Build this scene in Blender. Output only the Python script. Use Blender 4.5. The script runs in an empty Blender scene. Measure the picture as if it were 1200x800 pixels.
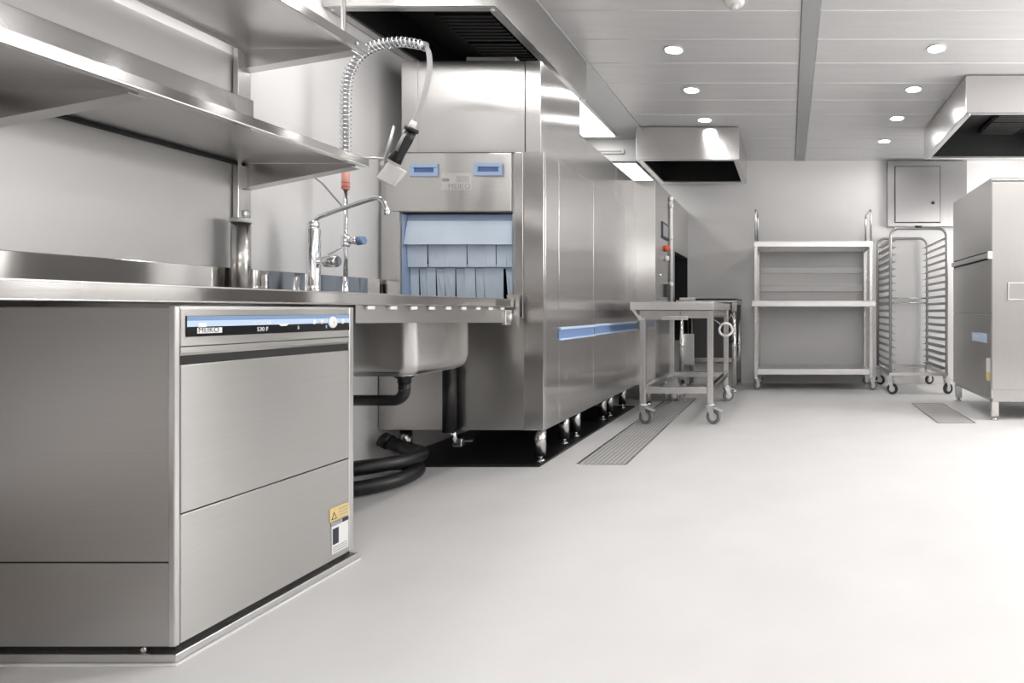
import bpy, bmesh, math, random
from mathutils import Vector, Matrix
random.seed(7)
PI = math.pi
C = bpy.context.scene.collection
FPX, VX, VY, EYE = 713.0, 924.0, 364.0, 0.84          # lens in pixels of a 1200 px frame, vanishing point, eye height
CEIL, YB, XL, XR, YF = 2.58, 7.05, -2.25, 3.3, -2.6    # ceiling, far wall, side walls, wall behind the viewer

def P(px, py, y):
    """a point at depth y that the photo shows at (px, py)"""
    return Vector(((px - VX) * y / FPX, y, EYE + (VY - py) * y / FPX))

# ------------------------------------------------------------------ materials
MATS = {}
def principled(name, col, rough=0.5, metal=0.0, emit=None, estr=0.0, spec=None, coat=0.0):
    m = bpy.data.materials.new(name); m.use_nodes = True
    b = m.node_tree.nodes['Principled BSDF']
    b.inputs['Base Color'].default_value = (*col, 1)
    b.inputs['Roughness'].default_value = rough
    b.inputs['Metallic'].default_value = metal
    if spec is not None: b.inputs['Specular IOR Level'].default_value = spec
    if coat: b.inputs['Coat Weight'].default_value = coat
    if emit:
        b.inputs['Emission Color'].default_value = (*emit, 1)
        b.inputs['Emission Strength'].default_value = estr
    MATS[name] = m
    return m

def vary(m, scale=(1, 1, 1), amt=0.06, nscale=4.0, rough_amt=0.0, bump=0.0, detail=3.0):
    """procedural mottling: stretched object-space noise drives colour, roughness, bump"""
    nt = m.node_tree; b = nt.nodes['Principled BSDF']
    tc = nt.nodes.new('ShaderNodeTexCoord'); mp = nt.nodes.new('ShaderNodeMapping')
    mp.inputs['Scale'].default_value = scale
    n = nt.nodes.new('ShaderNodeTexNoise'); n.inputs['Scale'].default_value = nscale; n.inputs['Detail'].default_value = detail
    nt.links.new(tc.outputs['Object'], mp.inputs['Vector']); nt.links.new(mp.outputs['Vector'], n.inputs['Vector'])
    if amt:
        c = b.inputs['Base Color'].default_value[:3]
        r = nt.nodes.new('ShaderNodeValToRGB')
        r.color_ramp.elements[0].position = 0.3; r.color_ramp.elements[1].position = 0.7
        r.color_ramp.elements[0].color = (*[max(0, x * (1 - amt)) for x in c], 1)
        r.color_ramp.elements[1].color = (*[min(1, x * (1 + amt)) for x in c], 1)
        nt.links.new(n.outputs['Fac'], r.inputs['Fac']); nt.links.new(r.outputs['Color'], b.inputs['Base Color'])
    if rough_amt:
        mr = nt.nodes.new('ShaderNodeMapRange')
        r0 = b.inputs['Roughness'].default_value
        mr.inputs['To Min'].default_value = r0 - rough_amt; mr.inputs['To Max'].default_value = r0 + rough_amt
        nt.links.new(n.outputs['Fac'], mr.inputs['Value']); nt.links.new(mr.outputs['Result'], b.inputs['Roughness'])
    if bump:
        bp = nt.nodes.new('ShaderNodeBump'); bp.inputs['Strength'].default_value = bump; bp.inputs['Distance'].default_value = 0.002
        nt.links.new(n.outputs['Fac'], bp.inputs['Height']); nt.links.new(bp.outputs['Normal'], b.inputs['Normal'])
    return m

def steel(name, col=(0.62, 0.605, 0.59), rough=0.28, grain=(1, 1, 60), aniso=0.0, rot=0.0, wave=0.0):
    """brushed stainless: fine stretched grain, optional anisotropy, optional slow sheet waviness"""
    m = principled(name, col, rough, 1.0)
    vary(m, grain, 0.018, 3.0, 0.012, 0.0, 3.0)
    nt = m.node_tree; b = nt.nodes['Principled BSDF']
    if aniso:
        b.inputs['Anisotropic'].default_value = aniso; b.inputs['Anisotropic Rotation'].default_value = rot
        t = nt.nodes.new('ShaderNodeTangent'); t.direction_type = 'RADIAL'; t.axis = 'Z'
        nt.links.new(t.outputs['Tangent'], b.inputs['Tangent'])
    if wave:
        tc = nt.nodes.new('ShaderNodeTexCoord'); n = nt.nodes.new('ShaderNodeTexNoise')
        n.inputs['Scale'].default_value = 2.2; n.inputs['Detail'].default_value = 0.0
        bp = nt.nodes.new('ShaderNodeBump'); bp.inputs['Strength'].default_value = wave; bp.inputs['Distance'].default_value = 0.02
        nt.links.new(tc.outputs['Object'], n.inputs['Vector']); nt.links.new(n.outputs['Fac'], bp.inputs['Height'])
        nt.links.new(bp.outputs['Normal'], b.inputs['Normal'])
    return m

S_H = steel('steel_horizontal_grain', (0.63, 0.62, 0.605), 0.30, (1, 1, 60), 0.93, 0.25, 0.06)    # lamps smear upright
S_V = steel('steel_vertical_grain', (0.56, 0.552, 0.545), 0.23, (60, 60, 1), 0.95, 0.0, 0.10)     # lamps smear sideways
S_P = steel('steel_satin', (0.62, 0.61, 0.60), 0.25, (20, 20, 1))
S_D = steel('steel_dark_side', (0.62, 0.605, 0.59), 0.33, (1, 1, 60), 0.8, 0.25, 0.04)
S_B = steel('steel_bright_edge', (0.72, 0.715, 0.71), 0.3, (8, 8, 8))
S_S = steel('steel_shelf', (0.64, 0.63, 0.62), 0.30, (1, 30, 1))
S_E = steel('steel_shelf_edge', (0.58, 0.57, 0.56), 0.10, (1, 1, 60), 0.80, 0.25)
S_R = steel('steel_side_machine', (0.52, 0.51, 0.50), 0.3, (60, 60, 1))
S_C = steel('steel_wall_cabinet', (0.36, 0.355, 0.355), 0.34, (60, 60, 1), 0.8, 0.0, 0.05)
S_T = steel('steel_tube_grey', (0.44, 0.435, 0.43), 0.34, (8, 8, 8))
S_F = steel('steel_hood', (0.66, 0.65, 0.645), 0.25, (1, 1, 40), 0.75, 0.25, 0.06)
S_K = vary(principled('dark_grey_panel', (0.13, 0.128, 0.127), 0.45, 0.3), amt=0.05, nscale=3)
CHROME = principled('chrome', (0.85, 0.86, 0.88), 0.06, 1.0)
BLACK = vary(principled('black_plastic', (0.012, 0.012, 0.013), 0.4), amt=0.2, nscale=20)
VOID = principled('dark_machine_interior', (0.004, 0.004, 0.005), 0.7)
FILTER = vary(principled('dark_filter_metal', (0.012, 0.012, 0.012), 0.5, 0.2), (1, 40, 1), 0.3, 4)  # one near-black colour for hood liner and filters
SEAM = principled('seam_rubber', (0.02, 0.02, 0.02), 0.7)
BLUE = vary(principled('blue_plastic_strip', (0.70, 0.81, 0.94), 0.38), amt=0.04, nscale=6)
BLUE2 = principled('blue_handle_rim', (0.42, 0.54, 0.76), 0.35)
BLUE3 = principled('blue_handle_pocket', (0.10, 0.17, 0.40), 0.4)
PANELB = principled('panel_light_blue', (0.55, 0.70, 0.90), 0.25)
PANELT = principled('panel_slate_blue', (0.22, 0.34, 0.55), 0.25)
PANELK = principled('panel_gloss_black', (0.008, 0.008, 0.01), 0.15)
HPOCK = principled('door_handle_pocket_blue', (0.20, 0.30, 0.52), 0.6)
WHITE = principled('white_print', (0.85, 0.85, 0.85), 0.4)
WPLAST = vary(principled('white_plastic', (0.82, 0.81, 0.79), 0.4), amt=0.03, nscale=8)
GREY = principled('grey_print', (0.35, 0.35, 0.36), 0.5)
INK = principled('dark_print', (0.03, 0.035, 0.05), 0.5)
YELLOW = principled('yellow_sticker', (0.74, 0.58, 0.24), 0.5)
CORAL = principled('coral_hose', (0.88, 0.46, 0.39), 0.45)
REDB = principled('red_button', (0.75, 0.10, 0.05), 0.35)
TYRE = vary(principled('grey_tyre_rubber', (0.20, 0.20, 0.205), 0.6), amt=0.15, nscale=30)
TYREK = vary(principled('black_tyre_rubber', (0.03, 0.03, 0.032), 0.6), amt=0.2, nscale=30)
FORK = principled('zinc_fork', (0.80, 0.79, 0.78), 0.35, 0.6)
GHOSE = principled('grey_rubber_hose', (0.45, 0.45, 0.46), 0.4)
WALLM = vary(principled('painted_wall', (0.88, 0.87, 0.865), 0.35), amt=0.02, nscale=1.5)
CLAD = vary(principled('wall_cladding', (0.66, 0.65, 0.64), 0.35, 0.2), (1, 1, 1), 0.03, 1.5)
FLOORM = vary(principled('resin_floor', (0.80, 0.79, 0.785), 0.45), amt=0.025, nscale=3.0, rough_amt=0.06, bump=0.03)
CEILM = vary(principled('ceiling_board_lacquer', (0.74, 0.735, 0.735), 0.42, 0.25), (1, 8, 1), 0.03, 2)
CEILW = principled('ceiling_white_lacquer', (0.80, 0.80, 0.795), 0.4)
STRIPM = principled('ceiling_strip_lacquer', (0.42, 0.42, 0.425), 0.45)
LAMP = principled('downlight_glow', (1, 1, 1), 0.5, 0, (1.0, 0.975, 0.955), 95.0)
FILLF = principled('front_fill_glow', (1, 1, 1), 0.5, 0, (1.0, 0.985, 0.97), 4.0)  # glow of the added fill lights behind the viewer
FILLR = principled('side_fill_glow', (1, 1, 1), 0.5, 0, (1.0, 0.985, 0.97), 12.5)  # glow of the added fill lights in the side wall
PANELS = principled('soffit_luminaire_glow', (1, 1, 1), 0.5, 0, (1.0, 0.98, 0.96), 3.5)
PANELW = principled('shelf_fill_glow', (1, 1, 1), 0.5, 0, (1.0, 0.98, 0.96), 24.0)
PANELL = principled('luminaire_glow', (1, 1, 1), 0.5, 0, (1.0, 0.98, 0.96), 4.5)
DARKF = vary(principled('dark_floor_coating', (0.02, 0.02, 0.02), 0.5), amt=0.2, nscale=5)
FARM = vary(principled('rear_room_paint', (0.34, 0.31, 0.285), 0.6), amt=0.08, nscale=0.8)

# ------------------------------------------------------------------ mesh builder
ORIGIN = {}                                            # world origin of every object built
class MB:
    def __init__(s): s.bm = bmesh.new()
    def box(s, x0, x1, y0, y1, z0, z1, bev=0.0, seg=2, rot=None, smooth=False):
        r = bmesh.ops.create_cube(s.bm, size=1.0)
        vs = r['verts']
        c = Vector(((x0 + x1) / 2, (y0 + y1) / 2, (z0 + z1) / 2))
        for v in vs:
            v.co = Vector((v.co.x * abs(x1 - x0), v.co.y * abs(y1 - y0), v.co.z * abs(z1 - z0)))
        if bev:
            es = list({e for v in vs for e in v.link_edges})
            rr = bmesh.ops.bevel(s.bm, geom=es, offset=bev, segments=seg, profile=0.5, affect='EDGES')
            vs = list({v for f in rr['faces'] for v in f.verts} | {v for v in vs if v.is_valid})
            if smooth:
                for f in rr['faces']: f.smooth = True
        for v in vs:
            v.co = (rot @ v.co if rot else v.co) + c
        return s
    def hexa(s, p):
        """eight corners: bottom four then top four, both in the same turn"""
        v = [s.bm.verts.new(q) for q in p]
        for f in ((3, 2, 1, 0), (4, 5, 6, 7), (0, 1, 5, 4), (1, 2, 6, 5), (2, 3, 7, 6), (3, 0, 4, 7)):
            s.bm.faces.new([v[i] for i in f])
        return s
    def prism(s, pts, vec):
        """planar outline swept along vec"""
        vec = Vector(vec); a = [s.bm.verts.new(Vector(p)) for p in pts]; b = [s.bm.verts.new(Vector(p) + vec) for p in pts]
        n = len(a)
        s.bm.faces.new(a[::-1]); s.bm.faces.new(b)
        for i in range(n): s.bm.faces.new((a[i], a[(i + 1) % n], b[(i + 1) % n], b[i]))
        return s
    def tube(s, pts, r, n=12, closed=False, caps=True):
        pts = [Vector(p) for p in pts]; m = len(pts)
        rs = r if isinstance(r, (list, tuple)) else [r] * m
        rings = []; up = None
        for i, p in enumerate(pts):
            if closed: t = pts[(i + 1) % m] - pts[i - 1]
            else: t = pts[min(i + 1, m - 1)] - pts[max(i - 1, 0)]
            t.normalize()
            if up is None:
                up = Vector((0, 0, 1)) if abs(t.z) < 0.9 else Vector((1, 0, 0))
            up = up - t * up.dot(t)
            if up.length < 1e-6: up = t.orthogonal()
            up.normalize(); w = t.cross(up)
            rings.append([s.bm.verts.new(p + (up * math.cos(2 * PI * k / n) + w * math.sin(2 * PI * k / n)) * rs[i]) for k in range(n)])
        for i in range(m if closed else m - 1):
            a, b = rings[i], rings[(i + 1) % m]
            for k in range(n):
                f = s.bm.faces.new((a[k], a[(k + 1) % n], b[(k + 1) % n], b[k])); f.smooth = True
        if caps and not closed:
            s.bm.faces.new(rings[0][::-1]); s.bm.faces.new(rings[-1])
        return s
    def cyl(s, p0, p1, r, n=20, r1=None): return s.tube([p0, p1], [r, r if r1 is None else r1], n)
    def lathe(s, c, prof, axis='Z', n=32):
        """profile of (radius, along) turned round an axis through c"""
        c = Vector(c); rings = []
        for r, h in prof:
            ring = []
            for k in range(n):
                a = 2 * PI * k / n; u, v = r * math.cos(a), r * math.sin(a)
                ring.append(s.bm.verts.new(c + Vector({'Z': (u, v, h), 'X': (h, u, v), 'Y': (v, h, u)}[axis])))
            rings.append(ring)
        for a, b in zip(rings, rings[1:]):
            for k in range(n):
                f = s.bm.faces.new((a[k], a[(k + 1) % n], b[(k + 1) % n], b[k])); f.smooth = True
        s.bm.faces.new(rings[0][::-1]); s.bm.faces.new(rings[-1])
        return s
    def build(s, name, mat, parent=None, loc=None):
        o0 = ORIGIN[parent.name] if parent else Vector(loc or (0, 0, 0))
        bmesh.ops.recalc_face_normals(s.bm, faces=s.bm.faces)
        for v in s.bm.verts: v.co -= o0
        me = bpy.data.meshes.new(name); s.bm.to_mesh(me); s.bm.free()
        me.materials.append(mat)
        o = bpy.data.objects.new(name, me); C.objects.link(o)
        if parent: o.parent = parent
        else: o.location = o0
        ORIGIN[o.name] = Vector(o0)
        return o

def tag(o, label, cat, group=None, kind=None):
    if label: o['label'] = label
    if cat: o['category'] = cat
    if group: o['group'] = group
    if kind: o['kind'] = kind
    return o
def thing(name, label, cat, loc=(0, 0, 0), group=None):
    o = bpy.data.objects.new(name, None); C.objects.link(o); o.location = loc; o.empty_display_size = 0.1
    ORIGIN[o.name] = Vector(loc)
    return tag(o, label, cat, group)
def struct(name, mb, mat): return tag(mb.build(name, mat), None, None, None, 'structure')
def kids(o): return [c for c in bpy.data.objects if c.parent == o]
def copy_tree(o, parent=None):
    c = o.copy(); C.objects.link(c); c.parent = parent
    ORIGIN[c.name] = ORIGIN[o.name]
    for k in kids(o): copy_tree(k, c)
    return c
def arc(c, r, a0, a1, u, v, n=8):
    c, u, v = Vector(c), Vector(u), Vector(v)
    return [c + u * r * math.cos(a0 + (a1 - a0) * i / n) + v * r * math.sin(a0 + (a1 - a0) * i / n) for i in range(n + 1)]
def smooth_path(pts, k=8):
    """Catmull-Rom through the points"""
    pts = [Vector(p) for p in pts]; q = [pts[0] * 2 - pts[1]] + pts + [pts[-1] * 2 - pts[-2]]; out = []
    for i in range(1, len(q) - 2):
        for j in range(k):
            t = j / k; a, b, c, d = q[i - 1], q[i], q[i + 1], q[i + 2]
            out.append(0.5 * ((2 * b) + (c - a) * t + (2 * a - 5 * b + 4 * c - d) * t * t + (3 * b - a - 3 * c + d) * t ** 3))
    out.append(pts[-1]); return out
def text(s, name, mat, parent, origin, size, xdir, ydir, depth=0.001, label=None):
    """lettering as a mesh: origin is the lower end of the line, xdir the reading direction"""
    cu = bpy.data.curves.new(name, 'FONT'); cu.body = s; cu.size = size; cu.extrude = depth
    t = bpy.data.objects.new(name, cu); C.objects.link(t)
    dg = bpy.context.evaluated_depsgraph_get()
    me = bpy.data.meshes.new_from_object(t.evaluated_get(dg)); bpy.data.objects.remove(t); bpy.data.curves.remove(cu)
    x, y = Vector(xdir).normalized(), Vector(ydir).normalized(); z = x.cross(y)
    M = Matrix(((x.x, y.x, z.x, 0), (x.y, y.y, z.y, 0), (x.z, y.z, z.z, 0), (0, 0, 0, 1)))
    me.transform(M); me.transform(Matrix.Translation(Vector(origin) - ORIGIN[parent.name]))
    me.materials.clear(); me.materials.append(mat); me.name = name
    o = bpy.data.objects.new(name, me); C.objects.link(o); o.parent = parent; ORIGIN[o.name] = ORIGIN[parent.name]
    if label: o['label'] = label
    return o

# ------------------------------------------------------------------ the room
struct('floor', MB().box(XL - .1, XR + .1, YF - .1, YB + .1, -0.1, 0), FLOORM)
struct('wall_left', MB().box(XL - .1, XL, YF, YB, 0, CEIL), WALLM)
struct('wall_back', MB().box(XL - .1, XR + .1, YB, YB + .1, 0, CEIL), WALLM)
struct('wall_right', MB().box(XR, XR + .1, YF, YB, 0, CEIL), WALLM)
struct('wall_front', MB().box(XL - .1, XR + .1, YF - .1, YF, 0, CEIL), FARM)
struct('trim_1', MB().box(XL, XL + .006, -1.0, 2.478, 1.0, 1.872, 0.001), CLAD)         # steel-grey wall cladding behind the shelves
# ceiling: lengthwise white margin over the machine, lacquered boards across, a grey lengthwise strip
cb = MB(); jt = MB()
cb.box(XL - .1, XR + .1, YF, YB, CEIL + .02, CEIL + .1)
y = 3.526 - 0.374 * 17
while y < YB:
    a, b = max(y + .005, YF), min(y + .374 - .005, YB)
    if b > a:
        for x0, x1 in ((-1.40, 0.075), (0.185, XR)):
            cb.box(x0, x1, a, b, CEIL, CEIL + .02, 0.004, 1)
    if YF < y < YB: jt.box(-1.40, XR, y - .006, y + .006, CEIL + .004, CEIL + .021)
    y += .374
struct('ceiling', cb, CEILM)
struct('trim_2', jt, CEILW)
struct('added_dark_sheet', MB().box(XL, XL + .006, -1.0, 1.40, 0, .30, .001), FARM)                 # unseen dark sheet, added to darken the dishwasher side's reflection
struct('trim_3', MB().box(0.078, 0.182, YF, YB, CEIL - .006, CEIL + .02, 0.002), STRIPM)
struct('trim_4', MB().box(XL, -1.405, YF, YB, CEIL - .004, CEIL + .02), CEILW)
sf = MB().box(XL, -1.53, 6.16, YB, 2.353, CEIL - .006, 0.003)
struct('trim_5', sf, CEILW)                                                            # white soffit over the control cabinet

# ------------------------------------------------------------------ ceiling lights
LROW, RROW = -0.765, 0.98
def downlight(x, y, label):
    t = thing('ceiling_downlight', label, 'ceiling light', (x, y, CEIL), 'recessed ceiling downlights')
    MB().lathe((x, y, CEIL), [(.064, .0), (.066, -.006), (.058, -.010), (.055, -.004), (.055, .0)]).build('trim_ring', CEILW, t)
    MB().lathe((x, y, CEIL), [(.055, -.0005), (.055, -.005), (.03, -.0065), (.004, -.007)]).build('lens', LAMP, t)
    return t
for (x, y, lab) in (
    (LROW, 4.05, 'round downlight first from the viewer in the machine-side row of three'),
    (LROW, 4.79, 'round downlight in the middle of the machine-side row of three'),
    (LROW, 5.54, 'round downlight just in front of the small canopy hood'),
    (RROW, 4.03, 'round downlight with most clearance from the far wall in the four-lamp row'),
    (RROW, 4.77, 'round downlight second from the viewer in the four-lamp row by the side hood'),
    (RROW, 5.49, 'round downlight second from the far wall in the four-lamp row by the side hood'),
    (RROW, 6.23, 'round downlight nearest the far wall, before the steel wall cabinet')):
    downlight(x, y, lab)
# lamps of the same two rows that lie outside the frame, plus an added fill row
def unseen(x, y, r=.055):
    l = bpy.data.lights.new('unseen_row_lamp', 'AREA'); l.shape = 'DISK'; l.size = 2 * r
    l.energy = 95.0 * PI * (PI * r * r); l.color = (1.0, 0.975, 0.955)
    o = bpy.data.objects.new('unseen_row_lamp', l); C.objects.link(o); o.location = (x, y, CEIL - .012)
for k in range(1, 9):
    unseen(LROW, 4.05 - .745 * k); unseen(RROW, 4.03 - .74 * k)
for k in range(0, 10): unseen(2.65, 5.6 - .75 * k)  # third row, unseen, added to light the far and side parts
t = thing('ceiling_detector', 'small white disc on the ceiling boards beside the grey strip', 'detector', (-.30, 3.40, CEIL))
MB().lathe((-.30, 3.40, CEIL), [(.055, 0), (.055, -.02), (.045, -.032), (.02, -.036)]).build('housing', WPLAST, t)
MB().lathe((-.30, 3.40, CEIL), [(.018, -.034), (.018, -.05), (.010, -.054)], n=20).build('sensor_head', WPLAST, t)
# added window-shaped fill lights outside the frame: one band high behind the viewer, two in the side wall
def fill_panel(n, u0, u1, z0, z1, side, strength_mat):
    """added fill light: frame with a mullion over a glowing sheet; side 'front' lies in wall_front, 'right' in wall_right"""
    def bx(mb, a, b_, za, zb, d0, d1, bev=0.0):
        if side == 'front': mb.box(a, b_, YF + d0, YF + d1, za, zb, bev)
        else: mb.box(XR - d1, XR - d0, a, b_, za, zb, bev)
    f = MB()
    for a in ((u0, u1, z0, z0 + .05), (u0, u1, z1 - .05, z1), (u0, u0 + .05, z0 + .05, z1 - .05), (u1 - .05, u1, z0 + .05, z1 - .05)): bx(f, *a, 0, .03, .004)
    bx(f, (u0 + u1) / 2 - .025, (u0 + u1) / 2 + .025, z0 + .05, z1 - .05, 0, .03, .004)
    fo = tag(f.build('fill_panel_%d' % n, CEILW), None, None, None, 'structure')
    p = MB(); bx(p, u0 + .05, u1 - .05, z0 + .05, z1 - .05, .004, .008); p.build('glow_sheet', strength_mat, fo)
fill_panel(1, -.4, 1.2, 1.60, 2.40, 'front', FILLF)
fill_panel(2, 1.4, 3.0, 1.60, 2.40, 'front', FILLF)
fill_panel(3, 2.9, 4.5, 1.25, 2.35, 'right', FILLR)
fill_panel(4, 4.8, 6.2, 1.25, 2.35, 'right', FILLR)
# luminous panel over the conveyor machine
t = thing('linear_luminaire', 'bright long light panel recessed in the ceiling above the conveyor dishwasher', 'ceiling light', (-1.86, 5.2, CEIL - .004))
MB().box(-2.04, -1.69, 4.40, 6.02, CEIL - .022, CEIL - .004, 0.004).build('housing_frame', CEILW, t)
MB().box(-2.02, -1.71, 4.42, 6.00, CEIL - .027, CEIL - .021, 0.002).build('diffuser', PANELL, t)
t = thing('linear_luminaire', 'unseen light panel added above the wall shelves to brighten the wall', 'ceiling light', (-1.9, 1.8, CEIL - .004))  # added out of view to whiten the wall behind the sink
MB().box(-2.07, -1.93, 1.50, 2.80, CEIL - .022, CEIL - .004, 0.004).build('housing_frame', CEILW, t)  # frame of the added unseen panel
MB().box(-2.055, -1.945, 1.52, 2.78, CEIL - .027, CEIL - .021, 0.002).build('diffuser', PANELW, t)  # glowing face of the added unseen panel
t = thing('linear_luminaire', 'short light panel under the white soffit beyond the machine by the small canopy hood', 'ceiling light', (-1.78, 6.6, 2.353))
MB().box(-2.05, -1.545, 6.19, 7.02, 2.342, 2.3525, 0.003).build('housing_frame', CEILW, t)
MB().box(-2.03, -1.56, 6.205, 7.005, 2.338, 2.343, 0.002).build('diffuser', PANELS, t)
t = thing('slot_vent', 'narrow white slot vent on the face of the soffit above the machine', 'vent', (-1.75, 6.16, 2.43))
vm = MB()
vm.box(-1.93, -1.66, 6.135, 6.16, 2.425, 2.47, 0.003)
vm.build('vent_frame', CEILW, t)
MB().box(-1.91, -1.68, 6.131, 6.140, 2.440, 2.452).build('slot', GREY, t)

# ------------------------------------------------------------------ extraction hoods
def hood(x0, x1, y0, y1, zb, label, filters_along='Y'):
    t = thing('extraction_hood', label, 'extractor hood', ((x0 + x1) / 2, (y0 + y1) / 2, zb), 'stainless canopy hoods')
    zt = CEIL - .008; th = .012; s = MB()
    s.box(x0, x1, y0, y0 + th, zb, zt, .003); s.box(x0, x1, y1 - th, y1, zb, zt, .003)
    s.box(x0, x0 + th, y0 + th, y1 - th, zb, zt, .003); s.box(x1 - th, x1, y0 + th, y1 - th, zb, zt, .003)
    s.build('canopy', S_F, t)
    r = MB(); w = .055                                 # folded-in gutter rim
    r.box(x0 + th, x1 - th, y0 + th, y0 + w, zb, zb + .02, .003); r.box(x0 + th, x1 - th, y1 - w, y1 - th, zb, zb + .02, .003)
    r.box(x0 + th, x0 + w, y0 + w, y1 - w, zb, zb + .02, .003); r.box(x1 - w, x1 - th, y0 + w, y1 - w, zb, zb + .02, .003)
    r.build('gutter_rim', S_S, t)
    # liner closes the top and lines the inside
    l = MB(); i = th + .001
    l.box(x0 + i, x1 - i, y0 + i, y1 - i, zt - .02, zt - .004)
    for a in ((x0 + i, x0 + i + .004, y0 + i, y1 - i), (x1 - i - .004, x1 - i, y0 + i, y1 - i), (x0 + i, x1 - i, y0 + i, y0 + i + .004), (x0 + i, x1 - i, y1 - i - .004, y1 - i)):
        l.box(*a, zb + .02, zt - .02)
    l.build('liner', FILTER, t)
    n = 3; f0 = y0 + .12; st = (y1 - y0 - .24) / n; xm = (x0 + x1) / 2
    for k in range(n):
        f = MB(); ya, yb = f0 + k * st + .01, f0 + (k + 1) * st - .01
        m = 8; ww = (yb - ya) / m
        for j in range(m):
            f.box(xm - .16, xm + .16, ya + j * ww, ya + (j + .6) * ww, zt - .075, zt - .055, .002, 1)
        f.box(xm - .17, xm + .17, ya - .005, yb + .005, zt - .055, zt - .02, .002, 1)
        f.build('grease_filter', FILTER, t)
    for (bx, by) in ((x0 + .03, y0 + .03), (x1 - .03, y0 + .03), (x1 - .03, y1 - .03)):
        MB().lathe((bx, by, zb), [(.009, .0), (.009, -.008), (.004, -.012)], n=16).build('drain_knob', S_B, t)
    return t
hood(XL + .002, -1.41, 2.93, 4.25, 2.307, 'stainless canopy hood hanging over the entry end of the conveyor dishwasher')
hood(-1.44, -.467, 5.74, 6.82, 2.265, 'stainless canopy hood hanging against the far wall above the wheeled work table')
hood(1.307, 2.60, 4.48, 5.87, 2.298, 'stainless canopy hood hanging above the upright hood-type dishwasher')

# ------------------------------------------------------------------ long worktop with sink
WX, W0, W1, WT, WB = -1.468, 0.35, 3.25, 0.900, 0.862
t = thing('worktop', 'long stainless worktop along the wall with upstand and sink basin, over the front-loading dishwasher', 'worktop', (-1.85, 1.8, 0.86))
m = MB()                                               # folded top with the sink cut out
SX0, SX1, SY0, SY1 = -2.05, -1.60, 2.58, 3.075
for a in ((XL + .002, WX, W0, SY0), (XL + .002, SX0, SY0, SY1), (SX1, WX, SY0, SY1), (XL + .002, WX, SY1, W1)):
    m.box(*a, WB, WT, 0)
m.box(WX - .003, WX + .001, W0, W1, WB, WT, .0015, 1)
m.build('top', S_E, t)
MB().box(WX - .004, WX + .003, W0, W1, WB - .002, WB + .003, .001, 1).build('lower_fold', S_P, t)
MB().box(WX - .004, WX + .003, W0, W1, WT - .003, WT + .002, .001, 1).build('upper_fold', S_P, t)
MB().box(XL + .008, XL + .035, W0, W1 + .05, WT, 1.012, .003).build('upstand', S_E, t)
ap = MB(); ap.prism([(WX - .012, 2.080, .798), (WX - .012, 3.17, .778), (WX - .012, 3.17, WB), (WX - .012, 2.080, WB)], (-.015, 0, 0))
ap.build('apron', S_H, t)
for k in range(9):
    yy = 1.468 * FPX / (924 - (435.6, 461.9, 486.2, 506.9, 526.4, 544.4, 561.2, 575.5, 589.4)[k])
    MB().box(WX - .014, WX + .0, yy - .020, yy + .020, .844, .858, .003).build('guide_tab', WPLAST, t)
# basin: rounded pan
b = MB(); d = .008
def rr_loop(x0, x1, y0, y1, r, z, n=6):
    pts = []
    for (cx, cy, a) in ((x1 - r, y1 - r, 0), (x0 + r, y1 - r, PI / 2), (x0 + r, y0 + r, PI), (x1 - r, y0 + r, 1.5 * PI)):
        for i in range(n + 1): pts.append((cx + r * math.cos(a + PI / 2 * i / n), cy + r * math.sin(a + PI / 2 * i / n), z))
    return pts
def loft(mb, loops, cap0=True, cap1=True, smooth=True):
    R = [[mb.bm.verts.new(p) for p in l] for l in loops]
    for a, c in zip(R, R[1:]):
        for i in range(len(a)):
            f = mb.bm.faces.new((a[i], a[(i + 1) % len(a)], c[(i + 1) % len(a)], c[i])); f.smooth = smooth
    if cap0: mb.bm.faces.new(R[0][::-1])
    if cap1: mb.bm.faces.new(R[-1])
outer = [rr_loop(SX0 - .004, SX1 + .004, SY0 - .004, SY1 + .004, .06, WB)]
for z, ins in ((.62, 0), (.585, .008), (.565, .022), (.556, .05)):
    outer.append(rr_loop(SX0 - .004 + ins, SX1 + .004 - ins, SY0 - .004 + ins, SY1 + .004 - ins, max(.03, .06 - ins * .3), z))
inner = [rr_loop(SX0 + ins, SX1 - ins, SY0 + ins, SY1 - ins, max(.03, .056 - ins * .3), z) for z, ins in ((.564, .05), (.573, .022), (.590, .010), (.62, .003), (WT - .001, .003))]
loft(b, outer + inner, False, False)
b.bm.faces.new([v for v in b.bm.verts][28 * 4:28 * 5]); b.bm.faces.new([v for v in b.bm.verts][28 * 5:28 * 6])
b.build('sink_basin', S_P, t)
tr = MB()
tr.lathe((-1.78, 2.82, .556), [(.045, 0), (.045, -.02), (.028, -.03), (.028, -.05)], n=24)
tr.tube([(-1.78, 2.82, .52), (-1.78, 2.82, .475)] + arc((-1.83, 2.82, .475), .05, 0, -PI / 2, (1, 0, 0), (0, 0, 1)) + [(-2.2, 2.82, .425)], .025, 16)
tr.build('drain_trap', BLACK, t)
MB().prism([(-1.512, 3.262, .925), (-1.445, 3.262, .925), (-1.445, 3.262, .745), (-1.50, 3.262, .86)], (0, .006, 0)).build('end_bracket', S_B, t)
hc = MB(); hc.box(-1.500, -1.476, 3.175, 3.25, .765, .845, .004); hc.lathe((-1.474, 3.21, .805), [(.022, -.01), (.022, .012), (.012, .018)], 'X', 20)
hc.build('hinge_block', S_D, t)
MB().box(XL + .008, XL + .040, 3.302, 3.318, WT, .985, .003).build('upstand_end_cap', BLACK, t)
for (lx, ly) in ((-1.53, .42), (-2.15, .42)):
    MB().box(lx - .02, lx + .02, ly - .02, ly + .02, .0, WB, .003).build('leg', S_P, t)

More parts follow.
